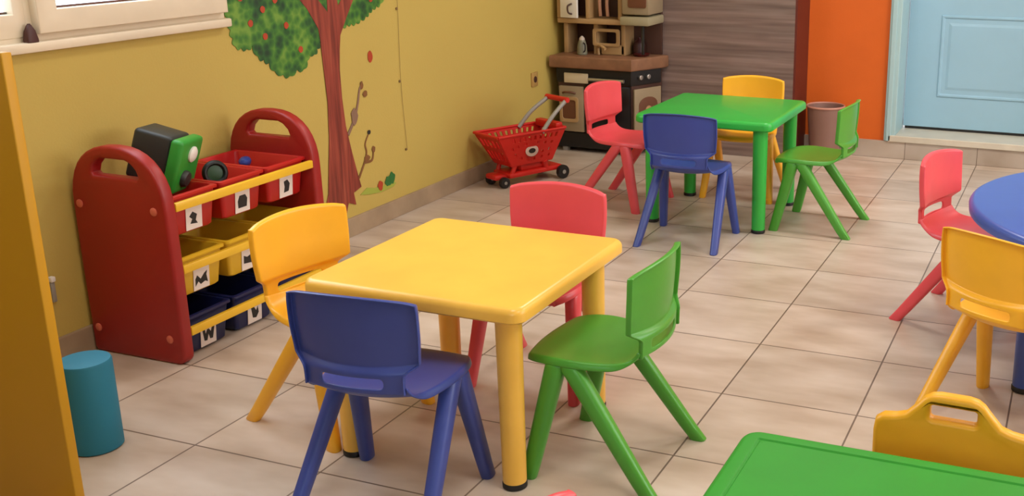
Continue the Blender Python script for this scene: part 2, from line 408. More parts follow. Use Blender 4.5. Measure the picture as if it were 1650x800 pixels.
decal('grass', [(-.20, .165), (-.13, .150), (-.05, .142), (.04, .145), (.065, .158), (.03, .172), (-.04, .165), (-.10, .172), (-.15, .185)], GR, gs, MX)
decal('bush', blob(.005, .180, .022, .024, 22, .14, 5), GP, gs, MX+.0014); decal('bush', blob(.035, .188, .020, .026, 22, .14, 8), GP, gs, MX+.0016)
decal('toadstool', blob(-.055, .172, .018, .022, 16, .10, 2), APPLE, gs, MX+.0018)
vs = empty('vine_wall_sticker', 'wall sticker of thin brown curly sprigs right of the tree trunk', 'wall sticker')
BRP = mat('printed_twig_brown', (128, 84, 44), .6)
def twig(pts, wd, name='twig', m=BRP):
    P = smooth_path([(p[0], p[1], 0) for p in pts], 5); Lf, Rt = [], []
    for i, p in enumerate(P):
        t = (P[min(i+1, len(P)-1)]-P[max(i-1, 0)]).normalized(); n = Vector((-t.y, t.x, 0)); k = wd*(1-.5*i/len(P))
        Lf.append((p.x+n.x*k, p.y+n.y*k)); Rt.append((p.x-n.x*k, p.y-n.y*k))
    return decal(name, Lf+Rt[::-1], m, vs, MX+.0006)
twig([(-.20, .24), (-.155, .30), (-.135, .34), (-.14, .38), (-.11, .42)], .006); twig([(-.15, .30), (-.10, .30), (-.085, .345)], .007)
decal('berry', blob(-.108, .425, .011, .010, 12, .05, 1), INK, vs, MX+.001)
decal('leaf', blob(-.085, .345, .012, .014, 12, .1, 2), BRP, vs, MX+.0012); decal('leaf', blob(-.135, .315, .020, .014, 12, .1, 4), BRP, vs, MX+.0013)
MVP = mat('printed_mauve', (136, 104, 84), .6)
twig([(-.25, .44), (-.20, .50), (-.17, .56), (-.15, .62), (-.13, .64)], .008, m=MVP)
decal('leaf', blob(-.20, .51, .022, .035, 14, .12, 4), MVP, vs, MX+.0014); decal('leaf', blob(-.115, .595, .016, .014, 12, .12, 6), BRP, vs, MX+.0012); decal('leaf', blob(-.135, .635, .010, .018, 12, .1, 7), BRP, vs, MX+.0015)
# string with clips
t = empty('hanging_cord', 'thin dark cord pinned vertically to the yellow wall right of the tree', 'cord')
bm = bmesh.new(); add_tube(bm, smooth_path([(WX+.004, .165, 1.35), (WX+.004, .162, .94), (WX+.004, .150, .61), (WX+.004, .165, .29)]), .0009, 6); finish('string', bm, mat('grey_string', (150, 124, 70), .7), t)
for y, z in ((.163, .935), (.150, .612), (.165, .295)):
    bm = bmesh.new(); add_lathe(bm, [(.006, 0), (.006, .004), (.003, .006)], (WX+.001, y-.008, z), 10, Matrix.Rotation(PI/2, 3, 'Y')); finish('pin', bm, mat('brass_brown_pin', (120, 92, 50), .5), t)

# ------------------------------------------------------------------ children's moulded chair
def ss(t): t = max(0, min(1, t)); return t*t*(3-2*t)
def make_chair(m, label, group):
    root = empty('childrens_chair', label, 'chair', group=group)
    NU = 16
    us = [-1, -.975]+[-1+2*i/NU for i in range(1, NU)]+[.975, 1]
    def grid(rows, skip=lambda i, j: False, flange=None):
        bm = bmesh.new(); V = [[bm.verts.new(p) for p in r] for r in rows]
        for i in range(len(V)-1):
            for j in range(len(V[0])-1):
                if not skip(i, j): bm.faces.new((V[i][j], V[i][j+1], V[i+1][j+1], V[i+1][j]))
        return bm
    def build(name, bm, th, off):
        o = finish(name, bm, m, root, angle=180)
        s = o.modifiers.new('solid', 'SOLIDIFY'); s.thickness = th; s.offset = off; s.use_even_offset = False
        b = o.modifiers.new('sub', 'SUBSURF'); b.levels = 1; b.render_levels = 2
        return o
    # seat : rows run from the rolled front edge to the curve that rises into the back
    prof = [(.188, .296, .112), (.192, .305, .118), (.183, .314, .125), (.160, .318, .138), (.120, .318, .152), (.07, .315, .158), (.02, .312, .153), (-.03, .311, .143),
            (-.07, .313, .134), (-.105, .320, .128), (-.128, .334, .124), (-.140, .350, .122)]
    rows = []
    for k, (y, z, wd) in enumerate(prof):
        row = []
        fr = max(0, 1-k/4)
        dish = .010*ss((.17-y)/.1)
        zz0 = z+dish+(.004 if k < 9 else 0)
        drp = (.007, .013, .018)[k] if k < 3 else .020
        row.append(Vector((-wd-.005, y-.022*fr-(.004 if k == 0 else 0), zz0-drp)))
        for u in us:
            yy = y-.022*fr*u*u + (.022*u*u*ss((k-7)/4))
            row.append(Vector((u*wd, yy, z+dish*u*u+(-.004*(1-u*u) if 3 < k < 9 else 0))))
        row.append(Vector((wd+.005, y-.022*fr-(.004 if k == 0 else 0), zz0-drp)))
        if k >= 9:
            row[0].z = row[1].z; row[0].y = row[1].y-.010; row[-1].z = row[-2].z; row[-1].y = row[-2].y-.010
        rows.append(row)
    bm = grid(rows); build('seat', bm, .007, 0)
    # back : neck with hand slot, ledge, then the wide curved panel with a rim turned backwards
    def yb(z): return -.141-.010*ss((z-.34)/.2)
    R = []
    for z, wd, dy in ((.342, .122, 0), (.350, .121, 0), (.355, .121, 0), (.380, .121, 0), (.385, .122, 0), (.393, .123, 0)):
        row = [Vector((-wd-.001, yb(z)+.022-.012, z))]
        for u in us: row.append(Vector((u*wd, yb(z)+.022*u*u, z)))
        row.append(Vector((wd+.001, yb(z)+.022-.012, z))); R.append(row)
    for k, t in enumerate((0, .03, .12, .28, .44, .6, .76, .9, .97, 1)):
        row = []
        wd = .151+.005*ss(t*2)-(.002*ss((t-.86)/.14))
        def pt(u, back=0, out=0):
            zt = .567-.013*u*u; z0 = .399+.010*u*u
            zz = z0+(zt-z0)*t
            if k == 0: zz += .001
            e = ss((abs(u)-.86)/.14); zz -= e*.003*ss((t-.86)/.14); zz += e*.001*(1-ss(t/.12))
            return Vector((u*(wd+out), yb(zz)+.014+.032*u*u-back, zz))
        a = pt(-1, .016, .003); b = pt(1, .016, .003)
        row = [a]+[pt(u) for u in us]+[b]; R.append(row)
    top = [Vector((p.x*1.0, p.y-.016 if 0 < i < len(R[-1])-1 else p.y, p.z+.002)) for i, p in enumerate(R[-1])]
    R.append(top)
    bm = grid(R, skip=lambda i, j: i == 2 and 5 <= j <= 14)
    build('backrest', bm, .006, 0)
    for sx in (-1, 1):
        for top_, foot in (((.141, .090, .304), (.170, .160, 0)), ((.141, .050, .304), (.170, -.168, 0))):
            bm = bmesh.new(); rings = []
            T, F = Vector(top_), Vector(foot)
            slant = abs(T.y-F.y)/.30
            for k in range(9):
                t = k/8; c = F+(T-F)*t
                a = (.0155+.0055*t); b = (.0200+.006*t)*(1+.35*slant*.5)
                if k == 0: a *= .93; b *= .93
                rings.append([Vector((sx*c.x+a*math.copysign(abs(math.cos(q))**.7, math.cos(q)), c.y+b*math.copysign(abs(math.sin(q))**.7, math.sin(q)), c.z)) for q in [2*PI*i/20 for i in range(20)]])
                if k == 0: rings.append([Vector(((p.x-sx*c.x)/.93+sx*c.x, (p.y-c.y)/.93+c.y, .003)) for p in rings[0]])
            c = T
            for s_, dz in ((.88, .006), (.62, .011), (.25, .0135)):
                rings.append([Vector((sx*c.x+(p.x-sx*c.x)*s_, c.y+(p.y-c.y)*s_, c.z+dz)) for p in rings[8+1]])
            add_rings(bm, rings); finish('leg', bm, m, root, angle=50)
    return root
chair_places = [
    ('blue', -.552, -2.038, 5.0, 'indigo blue chair seen from behind at the near side of the yellow table', 'chairs around the yellow table'),
    ('green', -.139, -1.661, 90, 'green plastic chair standing at the right side of the yellow table', 'chairs around the yellow table'),
    ('red', -.546, -1.262, 181, 'coral red chair behind the yellow table, its backrest showing above the top', 'chairs around the yellow table'),
    ('yellow', -.962, -1.692, -102, 'amber yellow chair between the yellow table and the red storage shelf', 'chairs around the yellow table'),
    ('blue', -.622, .213, 1.3, 'blue chair seen from behind at the near side of the far green table', 'chairs around the far green table'),
    ('green', -.146, .636, 87, 'green plastic chair right of the far green table, by the orange wall', 'chairs around the far green table'),
    ('red', -1.125, .690, -97, 'red chair left of the far green table, in front of the toy kitchen', 'chairs around the far green table'),
    ('yellow', -.628, 1.06, 181, 'yellow chair behind the far green table, against the wood laminate wall', 'chairs around the far green table'),
    ('red', .586, -.300, -107, 'red chair tucked at the left side of the round blue table', 'chairs around the round blue table'),
    ('yellow', .785, -1.095, -29, 'yellow chair seen from behind, in front of the round blue table', 'chairs around the round blue table'),
    ('red', .372, -2.862, -90, 'red chair left of the near green table, only its backrest tip in the photo', 'chairs around the near green table'),
]
PROTO = {}
cm = dict(blue=BLUC, green=GRNC, red=RED, yellow=YELC)
for colr, x, y, a, lab, grp in chair_places:
    if colr not in PROTO: PROTO[colr] = c = make_chair(cm[colr], lab, grp)
    else:
        c = copy_tree(PROTO[colr]); c['label'] = lab; c['group'] = grp
    c.location = (x, y, 0); c.rotation_euler = (0, 0, math.radians(a))

# ------------------------------------------------------------------ tables
def make_table(m, label, loc, hx=.305, hy=.305, z=.48, rim=False, spread=.235, rz=0):
    root = empty('childrens_table', label, 'table', (loc[0], loc[1], 0), rz, None)
    bm = bmesh.new()
    if not rim: add_slab(bm, hx, hy, .035, z-.040, z, .016)
    else:
        rings = []
        for ins, zz in ((.01, z-.045), (0, z-.038), (0, z-.012), (.002, z-.006), (.007, z-.001), (.012, z), (.030, z), (.0325, z-.0025), (.0355, z-.0025), (.038, z-.0005), (.045, z-.0005)):
            rings.append([Vector((a, b, zz)) for a, b in rrect(hx-ins, hy-ins, max(.035-ins, .004), 6)])
        add_rings(bm, rings)
    finish('tabletop', bm, m, root, angle=35)
    for sx in (-1, 1):
        for sy in (-1, 1):
            bm = bmesh.new(); add_lathe(bm, [(.0285, .012), (.0295, .02), (.031, .25), (.0325, z-.02)], (sx*(hx-.305+spread), sy*(hy-.305+spread), 0), 28)
            lg = finish('leg', bm, m, root)
            bm = bmesh.new(); add_lathe(bm, [(.027, 0), (.0305, .002), (.031, .012), (.029, .016)], (sx*(hx-.305+spread), sy*(hy-.305+spread), 0), 28)
            finish('foot_cap', bm, BLACK, lg)
    return root
make_table(YEL, 'square yellow plastic table in the middle foreground, surrounded by four chairs', (-.545, -1.648), z=.493)
make_table(GRN, 'square green plastic table at the back, in front of the laminate wall', (-.617, .665), z=.502, hx=.315, hy=.315, spread=.24)
make_table(mat('bright_green_plastic', (26, 142, 10), .55, bump=.03), 'green table with raised rim cut off at the bottom right corner of the photo', (.79, -2.80), hx=.39, hy=.505, z=.486, rim=True, spread=.24)
# round blue table
rt = empty('round_table', 'round blue plastic table at the right edge of the photo', 'table', (1.22, -.5, 0))
bm = bmesh.new(); R_ = .62
add_lathe(bm, [(R_-.012, .457), (R_-.002, .461), (R_, .481), (R_-.004, .489), (R_-.012, .494), (R_-.02, .495)], (0, 0, 0), 96); finish('tabletop', bm, BLU, rt)
for a in (42, 132, 222, 312):
    c = (.528*math.cos(math.radians(a)), .535*math.sin(math.radians(a)), 0)
    bm = bmesh.new(); add_lathe(bm, [(.031, .012), (.032, .02), (.035, .45)], c, 28); lg = finish('leg', bm, BLU, rt)
    bm = bmesh.new(); add_lathe(bm, [(.030, 0), (.0335, .002), (.034, .014), (.031, .018)], c, 28); finish('foot_cap', bm, BLACK, lg)

# chair with a carrying handle behind the near green table
def handle_chair():
    root = empty('handle_chair', 'yellow chair with a handle cut-out in its raised backrest, behind the near green table', 'chair', (.741, -2.35, 0), math.radians(178))
    m = mat('warm_yellow_plastic', (238, 170, 30), .4, bump=.04)
    # local: front +y, backrest at y = -.15
    prof = [(-.135, .26), (-.137, .40), (-.138, .475), (-.135, .497), (-.122, .507), (-.100, .510), (-.082, .516), (-.062, .538), (-.052, .550), (-.040, .558), (-.025, .561)]
    half = prof; outer = half+[(-x, z) for x, z in half[::-1]]
    hole = rrect(.040, .0125, .006, 4, 0, .527)
    bm = bmesh.new(); add_plate(bm, outer, [hole], -.014, .014, lambda u, v, t: (u, -.15+t-.03*(v-.3), v), bev=.009); finish('backrest', bm, m, root, angle=50)
    bm = bmesh.new(); add_slab(bm, .135, .145, .03, .265, .29, .012); finish('seat', bm, m, root)
    for sx in (-1, 1):
        for sy in (-1, 1):
            bm = bmesh.new(); rings = []
            for t in range(6):
                z = .27*t/5; k = 1-t/5; cx, cy = sx*(.118+.022*k), sy*(.12+.025*k); r = .017+.005*t/5
                rings.append([Vector((cx+r*math.cos(q), cy+r*math.sin(q), z)) for q in [2*PI*i/18 for i in range(18)]])
            add_rings(bm, rings); finish('leg', bm, m, root)
handle_chair()

# ------------------------------------------------------------------ red storage shelf
X0, X1, Y0, Y1 = -1.976, -1.608, -1.614, -.902
sh = empty('toy_storage_shelf', 'red plastic toy organiser with yellow rails standing against the yellow wall', 'shelf', (-1.79, -1.25, 0))
def sp(y0, y1):
    # side panel outline in (x,z), arched top with a grip opening
    cx = (X0+X1)/2; hw = (X1-X0)/2
    out = [(X0+.012, 0), (X1-.030, 0)]
    out += [(X1-.030+.030*math.sin(a), .030-.030*math.cos(a)) for a in [PI/8*i for i in range(1, 5)]]
    out += [(X1+.002, .3)]
    n = 18
    for i in range(n+1):
        a = PI*i/n
        out.append((cx+hw*math.copysign(abs(math.cos(a))**.86, math.cos(a)), .485+.195*abs(math.sin(a))**.86))
    out += [(X0-.002, .3), (X0, .012)]
    hole = [(cx-.085, .585), (cx+.085, .585), (cx+.092, .592), (cx+.085, .612), (cx+.065, .632), (cx+.045, .640), (cx-.045, .640), (cx-.065, .632), (cx-.085, .612), (cx-.092, .592)]
    bm = bmesh.new()
    add_plate(bm, out, [hole], y0, y1, lambda u, v, t: (u+1.79, t+1.25, v), bev=.010)
    p = finish('side_panel', bm, SHRED, sh, angle=50)
    yo = y0 if y0 < -1.3 else y1
    for x, z in ((-1.945, .49), (-1.652, .492), (-1.945, .083), (-1.655, .083)):
        bm = bmesh.new(); s_ = -1 if y0 < -1.3 else 1
        add_lathe(bm, [(.013, 0), (.013, .002), (.010, .004), (.004, .0045)], (x+1.79, yo+1.25, z), 18, Matrix.Rotation(s_*-PI/2 if s_ > 0 else PI/2, 3, 'X'))
        finish('screw_cap', bm, mat('salmon_plastic', (206, 104, 84), .4), p)
sp(Y0, Y0+.045); sp(Y1-.045, Y1)
YI0, YI1 = Y0+.043, Y1-.043
for zc in (.497, .300, .098):
    box('front_rail', RAILY, 0.166, 0.182, YI0+1.25, YI1+1.25, zc-.013, zc+.014, .003, sh)
    box('rear_rail', RAILY, -.166, -.154, YI0+1.25, YI1+1.25, zc-.040, zc-.013, .003, sh)
for zc in (.40, .19):
    pass
def open_bin(m, label, group, y, z, depth=.305):
    # bin: hollow tray; rim is on top, front (+x) lies behind the rail
    hy = .098; hx = depth/2
    root = empty('storage_bin', label, 'bin', (-1.795, y, z), 0, group)
    bm = bmesh.new(); rings = []
    for ix, iz in ((.026, -.105), (.020, -.112),):
        pass
    prof = [(-.030, 0), (-.022, .0), (-.016, .006), (-.004, .118), (0, .120), (.004, .120), (.004, .128), (0, .130), (-.008, .130), (-.012, .126), (-.024, .010), (-.030, .006), (-.045, .005)]
    for ins, zz in prof:
        rings.append([Vector((a, b, zz)) for a, b in rrect(hx+ins, hy+ins, .014, 4)])
    add_rings(bm, rings); finish('tray', bm, m, root, angle=40)
    c = bmesh.new(); add_box(c, hx-.012, hx-.009, -.033, .033, .006, .076, M=None)
    return root, c, hx
lab_names = {0: ('red', BINR, .393), 1: ('yellow', BINY, .195), 2: ('navy blue', BINB, .004)}
posn = ['nearest', 'middle', 'farthest']
GLY = [
    [(-.016, .026), (.014, .022), (.006, .034), (.012, .052), (-.006, .064), (-.02, .05), (-.008, .04)],
    [(-.02, .022), (.018, .022), (.021, .05), (.012, .064), (-.014, .064), (-.022, .046)],
    [(-.012, .022), (.012, .024), (.018, .05), (.006, .066), (-.012, .062), (-.008, .042)],
    [(-.026, .020), (-.014, .034), (-.004, .022), (.014, .028), (.026, .022), (.020, .048), (.024, .062), (.012, .056), (-.004, .040), (-.018, .056), (-.026, .044)],
    [(-.024, .03), (.022, .024), (.026, .044), (.012, .056), (-.008, .050), (-.024, .058)],
    [(-.018, .022), (.020, .03), (.012, .058), (-.012, .06)],
    [(-.026, .064), (-.018, .024), (-.006, .022), (0, .044), (.006, .024), (.018, .022), (.026, .062), (.016, .066), (.010, .048), (.002, .060), (-.006, .060), (-.012, .046), (-.016, .066)],
    [(-.018, .062), (-.010, .024), (.006, .020), (.018, .036), (.014, .060), (.006, .046), (-.004, .062)],
    [(-.02, .03), (.02, .028), (.01, .06), (-.014, .056)]]
for r in range(3):
    cn, bmtl, zb = lab_names[r]
    for k in range(3):
        y = -1.467+.2115*k+.003
        lab = '%s toy bin on the %s row of the red shelf, %s the camera' % (cn, ('top', 'middle', 'bottom')[r], ('nearest', 'second from', 'farthest from')[k]) 
        lab = '%s toy bin, %s row of the red shelf, %s' % (cn, ('top', 'middle', 'bottom')[r], ('nearest the camera', 'the middle one', 'farthest from the camera')[k])
        root, c, hx = open_bin(bmtl, lab, 'toy bins on the red shelf', y, zb)
        # label card follows the sloped front
        M = Matrix.Translation((hx-.0145, 0, .006)) @ Matrix.Rotation(math.radians(5.5), 4, 'Y')
        c.free(); c = bmesh.new(); add_box(c, 0, .0014, -.033, .033, 0, .074, M=M)
        card = finish('label_card', c, PAPER, root, smooth=False); card['label'] = 'white picture label card'
        g = bmesh.new(); add_plate(g, GLY[r*3+k], [], .0014, .0020, lambda u, v, t: tuple(M @ Vector((t, u, v-.006))), bev=0)
        finish('pictogram', g, INK, card, smooth=False)
        # the row's back edge
# toys in the top bins
tc = empty('toy_camera', 'tilted green and black toy with white button on top of the red bins', 'toy', (-1.80, -1.42, .606))
tc.rotation_euler = (math.radians(-4), math.radians(17), math.radians(20))
TG = mat('toy_green_plastic', (44, 142, 48), .4)
box('body', DARK, -.075, .045, -.06, .075, -.075, .085, .012, tc, 3)
box('front_shell', TG, .045, .085, -.072, .085, -.09, .085, .012, tc, 3)
bm = bmesh.new(); add_lathe(bm, [(.026, 0), (.026, .006), (.020, .011), (.006, .012)], (.084, .012, .035), 24, Matrix.Rotation(PI/2, 3, 'Y')); finish('button', bm, WHITE, tc)
bm = bmesh.new(); add_lathe(bm, [(.027, 0), (.027, .010), (.022, .016), (.006, .018)], (.084, -.012, -.042), 24, Matrix.Rotation(PI/2, 3, 'Y')); finish('lens', bm, DARK, tc)
tw = empty('toy_disc', 'small black and green toy disc leaning in the middle top bin', 'toy', (-1.745, -1.262, .525)); tw.rotation_euler = (math.radians(80), 0, math.radians(62))
bm = bmesh.new(); n = 28
rings = [[Vector(((.033+.009*math.cos(q))*math.cos(2*PI*i/n), (.033+.009*math.cos(q))*math.sin(2*PI*i/n), .012*math.sin(q))) for i in range(n)] for q in [2*PI*k/10 for k in range(11)]]
add_rings(bm, rings, False, False); finish('tyre', bm, BLACK, tw)
bm = bmesh.new(); add_lathe(bm, [(.027, -.006), (.027, .003), (.012, .006)], (0, 0, 0), 24); finish('disc', bm, mat('dark_green_plastic', (28, 66, 34), .45), tw)
bt = bmesh.new(); rings = []
for t, r_ in ((-.034, .004), (-.030, .014), (-.012, .021), (.010, .020), (.026, .016), (.034, .006)):
    rings.append([Vector((r_*math.cos(q), t, r_*.8*math.sin(q))) for q in [2*PI*i/16 for i in range(16)]])
add_rings(bt, rings)
o = finish('toy_block', bt, mat('toy_blue_plastic', (44, 66, 140), .4)); o.location = (-1.83, -1.03, .507); o.rotation_euler = (0, 0, .6)
tag(o, 'small rounded blue toy lying in the farthest red top bin', 'toy')
bt = bmesh.new(); add_slab(bt, .07, .05, .012, 0, .05, .01)
o = finish('toy_block', bt, mat('toy_dark_blue_plastic', (24, 30, 66), .5)); o.location = (-1.86, -1.09, .402); tag(o, 'dark blue toy block at the bottom of the farthest red top bin', 'toy')
bt = bmesh.new(); add_lathe(bt, [(.01, 0), (.045, .004), (.05, .02), (.05, .06), (.04, .075), (.01, .08)], (0, 0, 0), 24)
o = finish('toy_drum', bt, mat('toy_orange_plastic', (206, 120, 36), .45)); o.location = (-1.74, -1.25, .202); tag(o, 'round orange toy drum inside the middle yellow bin', 'toy')

# ------------------------------------------------------------------ blue cylinder and yellow partition
bm = bmesh.new(); add_lathe(bm, [(.060, 0), (.065, .004), (.065, .240), (.062, .246), (.055, .248)], (0, 0, 0), 40)
o = finish('cylinder_block', bm, mat('teal_blue_foam', (28, 120, 150), .6)); o.location = (-1.436, -2.095, 0); tag(o, 'teal blue upright cylinder on the floor behind the yellow partition', 'cylinder')
pp = empty('partition_panel', 'plain amber yellow partition board at the left edge of the photo', 'partition', (-1.5, -2.40, 0))
PM = mat('amber_partition_paint', (196, 142, 10), .5, var=.03, vscale=2)
box('board', PM, -.40, .366, -.012, .012, .03, 1.085, .003, pp, 3)
box('foot', PM, -.36, -.30, -.10, .02, 0, .035, .005, pp); box('foot', PM, .27, .33, -.10, .02, 0, .035, .005, pp)

# ------------------------------------------------------------------ toy shopping cart
fdir = Vector((-.42, -.91, 0)).normalized()
ang = math.atan2(fdir.y, fdir.x)
ct = empty('toy_shopping_cart', 'red toy shopping cart with grey handle arms by the yellow wall', 'cart', (-1.60-.10*.908, 1.03+.10*-.419+.0, 0), ang)
# local x = forward (away from handle), y = side (camera side is +y)
ct.location = Vector((-1.60, 1.03, 0)) + Vector((-.908, .419, 0))*.085
CR = mat('cart_red_plastic', (204, 34, 24), .42)
def cart():
    W1, W0 = .105, .075     # half widths top, bottom
    def side_pt(s, z):      # basket side bilinear map: s 0..1 rear-front, z 0..1
        xr = .09+(.02-.09)*z; xf = .35+(.445-.35)*z; zb = .110; zt = .272
        return xr+(xf-xr)*s, zb+(zt-zb)*z, W0+(W1-W0)*z
    def lattice(fn, nu, nv, name_rows):
        bm = bmesh.new()
        return bm
    bm = bmesh.new()
    # side walls with rows of cut-outs
    for sy in (1, -1):
        holes = []
        for i in range(9):
            u = .10+.085*i; holes.append([(u, .76), (u+.042, .76), (u+.042, .90), (u, .90)])
        for (u, v) in ((.16, .60), (.28, .62), (.40, .66), (.62, .66), (.76, .62), (.86, .56), (.18, .38), (.30, .34), (.84, .36), (.74, .22), (.30, .16), (.46, .14), (.60, .14), (.14, .18)):
            holes.append([(u-.022, v-.045), (u+.022, v-.045), (u+.022, v+.045), (u-.022, v+.045)])
        def fn(u, v, t, sy=sy):
            x, z, wy = side_pt(u, v); return (x, sy*(wy+t), z)
        add_plate(bm, [(0, 0), (1, 0), (1, 1), (0, 1)], holes, -.003, .003, fn, bev=0)
    def front_fn(s):
        def fn(u, v, t):
            x, z, wy = side_pt(s, v); return (x+t, (u*2-1)*wy, z)
        return fn
    holes = [[(u, .60), (u+.1, .60), (u+.1, .85), (u, .85)] for u in (.10, .27, .44, .61, .78)]+[[(u, .15), (u+.1, .15), (u+.1, .45), (u, .45)] for u in (.10, .27, .44, .61, .78)]
    for s in (0, 1): add_plate(bm, [(0, 0), (1, 0), (1, 1), (0, 1)], holes, -.003, .003, front_fn(s), bev=0)
    add_box(bm, .09, .35, -W0, W0, .106, .113)
    finish('basket', bm, CR, ct, smooth=False)
    # rim
    bm = bmesh.new()
    pts = [(side_pt(0, 1)[0], W1, .272), (side_pt(1, 1)[0], W1, .272), (side_pt(1, 1)[0], -W1, .272), (side_pt(0, 1)[0], -W1, .272), (side_pt(0, 1)[0], W1, .272)]
    for a, b in zip(pts, pts[1:]): add_tube(bm, [a, b], .0075, 10)
    finish('rim', bm, CR, ct)
    # badge on the side
    bm = bmesh.new(); x, z, wy = side_pt(.52, .42)
    rings = [[Vector((x+.040*k*math.cos(q), wy+.004+d, z+.030*k*math.sin(q))) for q in [2*PI*i/28 for i in range(28)]] for k, d in ((1, 0), (1, .002), (.93, .003))]
    add_rings(bm, rings); bd = finish('badge', bm, mat('badge_cream', (214, 190, 176), .5), ct); bd['label'] = 'pale oval badge with dark print'
    bm = bmesh.new()
    for dx, dz, rx, rz in ((0, 0, .022, .013),):
        add_rings(bm, [[Vector((x+dx+rx*math.cos(q), wy+d, z+dz+rz*math.sin(q))) for q in [2*PI*i/14 for i in range(14)]] for d in (.0068, .0078)])
    finish('badge_print', bm, INK, bd)
    # chassis
    bm = bmesh.new()
    add_box(bm, .02, .36, -.075, .075, .045, .072, bev=.010)
    add_box(bm, .34, .43, -.045, .045, .040, .068, bev=.010)
    for sy in (-1, 1): add_tube(bm, smooth_path([(.12, sy*.06, .06), (.13, sy*.062, .09), (.14, sy*.07, .112)]), .016, 10); add_tube(bm, [(.34, sy*.06, .06), (.32, sy*.065, .112)], .012, 10)
    add_box(bm, .10, .28, -.06, .06, .07, .108, bev=.012)
    finish('chassis', bm, CR, ct)
    for x, y, r in ((.035, .092, .036), (.035, -.092, .036), (.385, .058, .028), (.385, -.058, .028)):
        bm = bmesh.new(); add_lathe(bm, [(r*.55, -.012), (r*.95, -.012), (r, -.008), (r, .008), (r*.95, .012), (r*.55, .012), (r*.5, .008)], (x, y, r), 26, Matrix.Rotation(PI/2, 3, 'X'))
        wh = finish('wheel', bm, BLACK, ct)
        bm = bmesh.new(); add_lathe(bm, [(r*.3, -.014), (r*.32, .014), (r*.2, .016)], (x, y, r), 18, Matrix.Rotation(PI/2, 3, 'X')); finish('hub', bm, GREY, wh)
    for sy in (-1, 1):
        bm = bmesh.new(); add_tube(bm, smooth_path([(.17, sy*.10, .262), (.09, sy*.092, .34), (-.01, sy*.075, .405)]), .011, 10); finish('handle_arm', bm, GREY, ct)
    bm = bmesh.new(); add_tube(bm, [(-.012, -.088, .408), (-.012, .088, .408)], .014, 14); finish('handle_grip', bm, CR, ct)
    # child seat flap
    box('seat_flap', CR,   .025, .07, -.09, .09, .262, .300, .008, ct)
cart()

# ------------------------------------------------------------------ toy kitchen
kt = empty('toy_kitchen', 'brown and taupe toy kitchen with oven and cupboards in the back corner', 'toy kitchen', (-1.64, 1.7, 0))
def kbox(name, m, x0, x1, y0, y1, z0, z1, bev=.004, parent=kt): return box(name, m, x0+1.64, x1+1.64, y0-1.7, y1-1.7, z0, z1, bev, parent)
def kprism(name, m, pts, z0, z1, parent=kt, bev=.006):
    bm = bmesh.new(); add_plate(bm, [(x+1.64, y-1.7) for x, y in pts], [], z0, z1, lambda u, v, t: (u, v, t), bev=bev); return finish(name, bm, m, parent)
XA, XB, XC = -1.955, -1.470, -1.375; YC = 1.815
base = [(XA+.02, 1.84), (XA+.02, 1.60), (XB, 1.60), (XC, YC), (XC, 1.84)]
kprism('base_plinth', BLACK, base, .025, .115)
for x, y in ((-1.90, 1.63), (-1.53, 1.63), (-1.90, 1.80), (-1.42, 1.80)):
    bm = bmesh.new(); add_lathe(bm, [(.022, 0), (.024, .004), (.022, .03)], (x+1.64, y-1.7, 0), 16); finish('foot', bm, GREY, kt)
kprism('cabinet_body', DKBROWN, [(XA+.025, 1.84), (XA+.025, 1.605), (XB, 1.605), (XC-.005, YC+.003), (XC-.005, 1.84)], .115, .49)
kprism('countertop', COUNTER, [(XA-.01, 1.845), (XA-.01, 1.565), (XB+.015, 1.565), (XC+.035, YC-.005), (XC+.035, 1.845)], .49, .56, bev=.010)
kprism('control_panel', BLACK, [(XA+.02, 1.62), (XA+.02, 1.595), (XB, 1.595), (XC+.002, YC-.007), (XC-.03, YC), (XB-.02, 1.62)], .405, .488, bev=.003)
kbox('display', mat('display_ivory', (206, 192, 160), .4), -1.885, -1.735, 1.588, 1.60, .405, .462, .003)
dl = kbox('cabinet_door', BEIGE, XA+.035, -1.765, 1.588, 1.61, .12, .385, .006)
bm = bmesh.new(); add_plate(bm, rrect(.06, .075, .02, 5), [rrect(.042, .055, .014, 5)], 0, .006, lambda u, v, t: (-1.855+u+1.64, 1.588-t-1.7, .25+v), bev=.002); finish('door_frame', bm, TAN, dl)
bm = bmesh.new(); add_plate(bm, rrect(.040, .053, .012, 5), [], 0, .002, lambda u, v, t: (-1.855+u+1.64, 1.588-t-1.7, .25+v), bev=0); finish('door_inset', bm, BROWN, dl)
bm = bmesh.new(); add_tube(bm, smooth_path([(-1.895+1.64, -.11, .345), (-1.875+1.64, -.125, .352), (-1.835+1.64, -.125, .352), (-1.815+1.64, -.11, .345)]), .006, 8); finish('door_handle', bm, BROWN, dl)
ov = kbox('oven_door', mat('oven_black_glass', (16, 17, 22), .25), -1.755, XB-.005, 1.588, 1.61, .12, .40, .006)
bm = bmesh.new(); add_tube(bm, [(-1.72+1.64, -.135, .435), (-1.50+1.64, -.135, .435)], .010, 12)
for x in (-1.70, -1.52): add_tube(bm, [(x+1.64, -.105, .435), (x+1.64, -.135, .435)], .006, 8)
h = finish('oven_handle', bm, STEEL, kt)
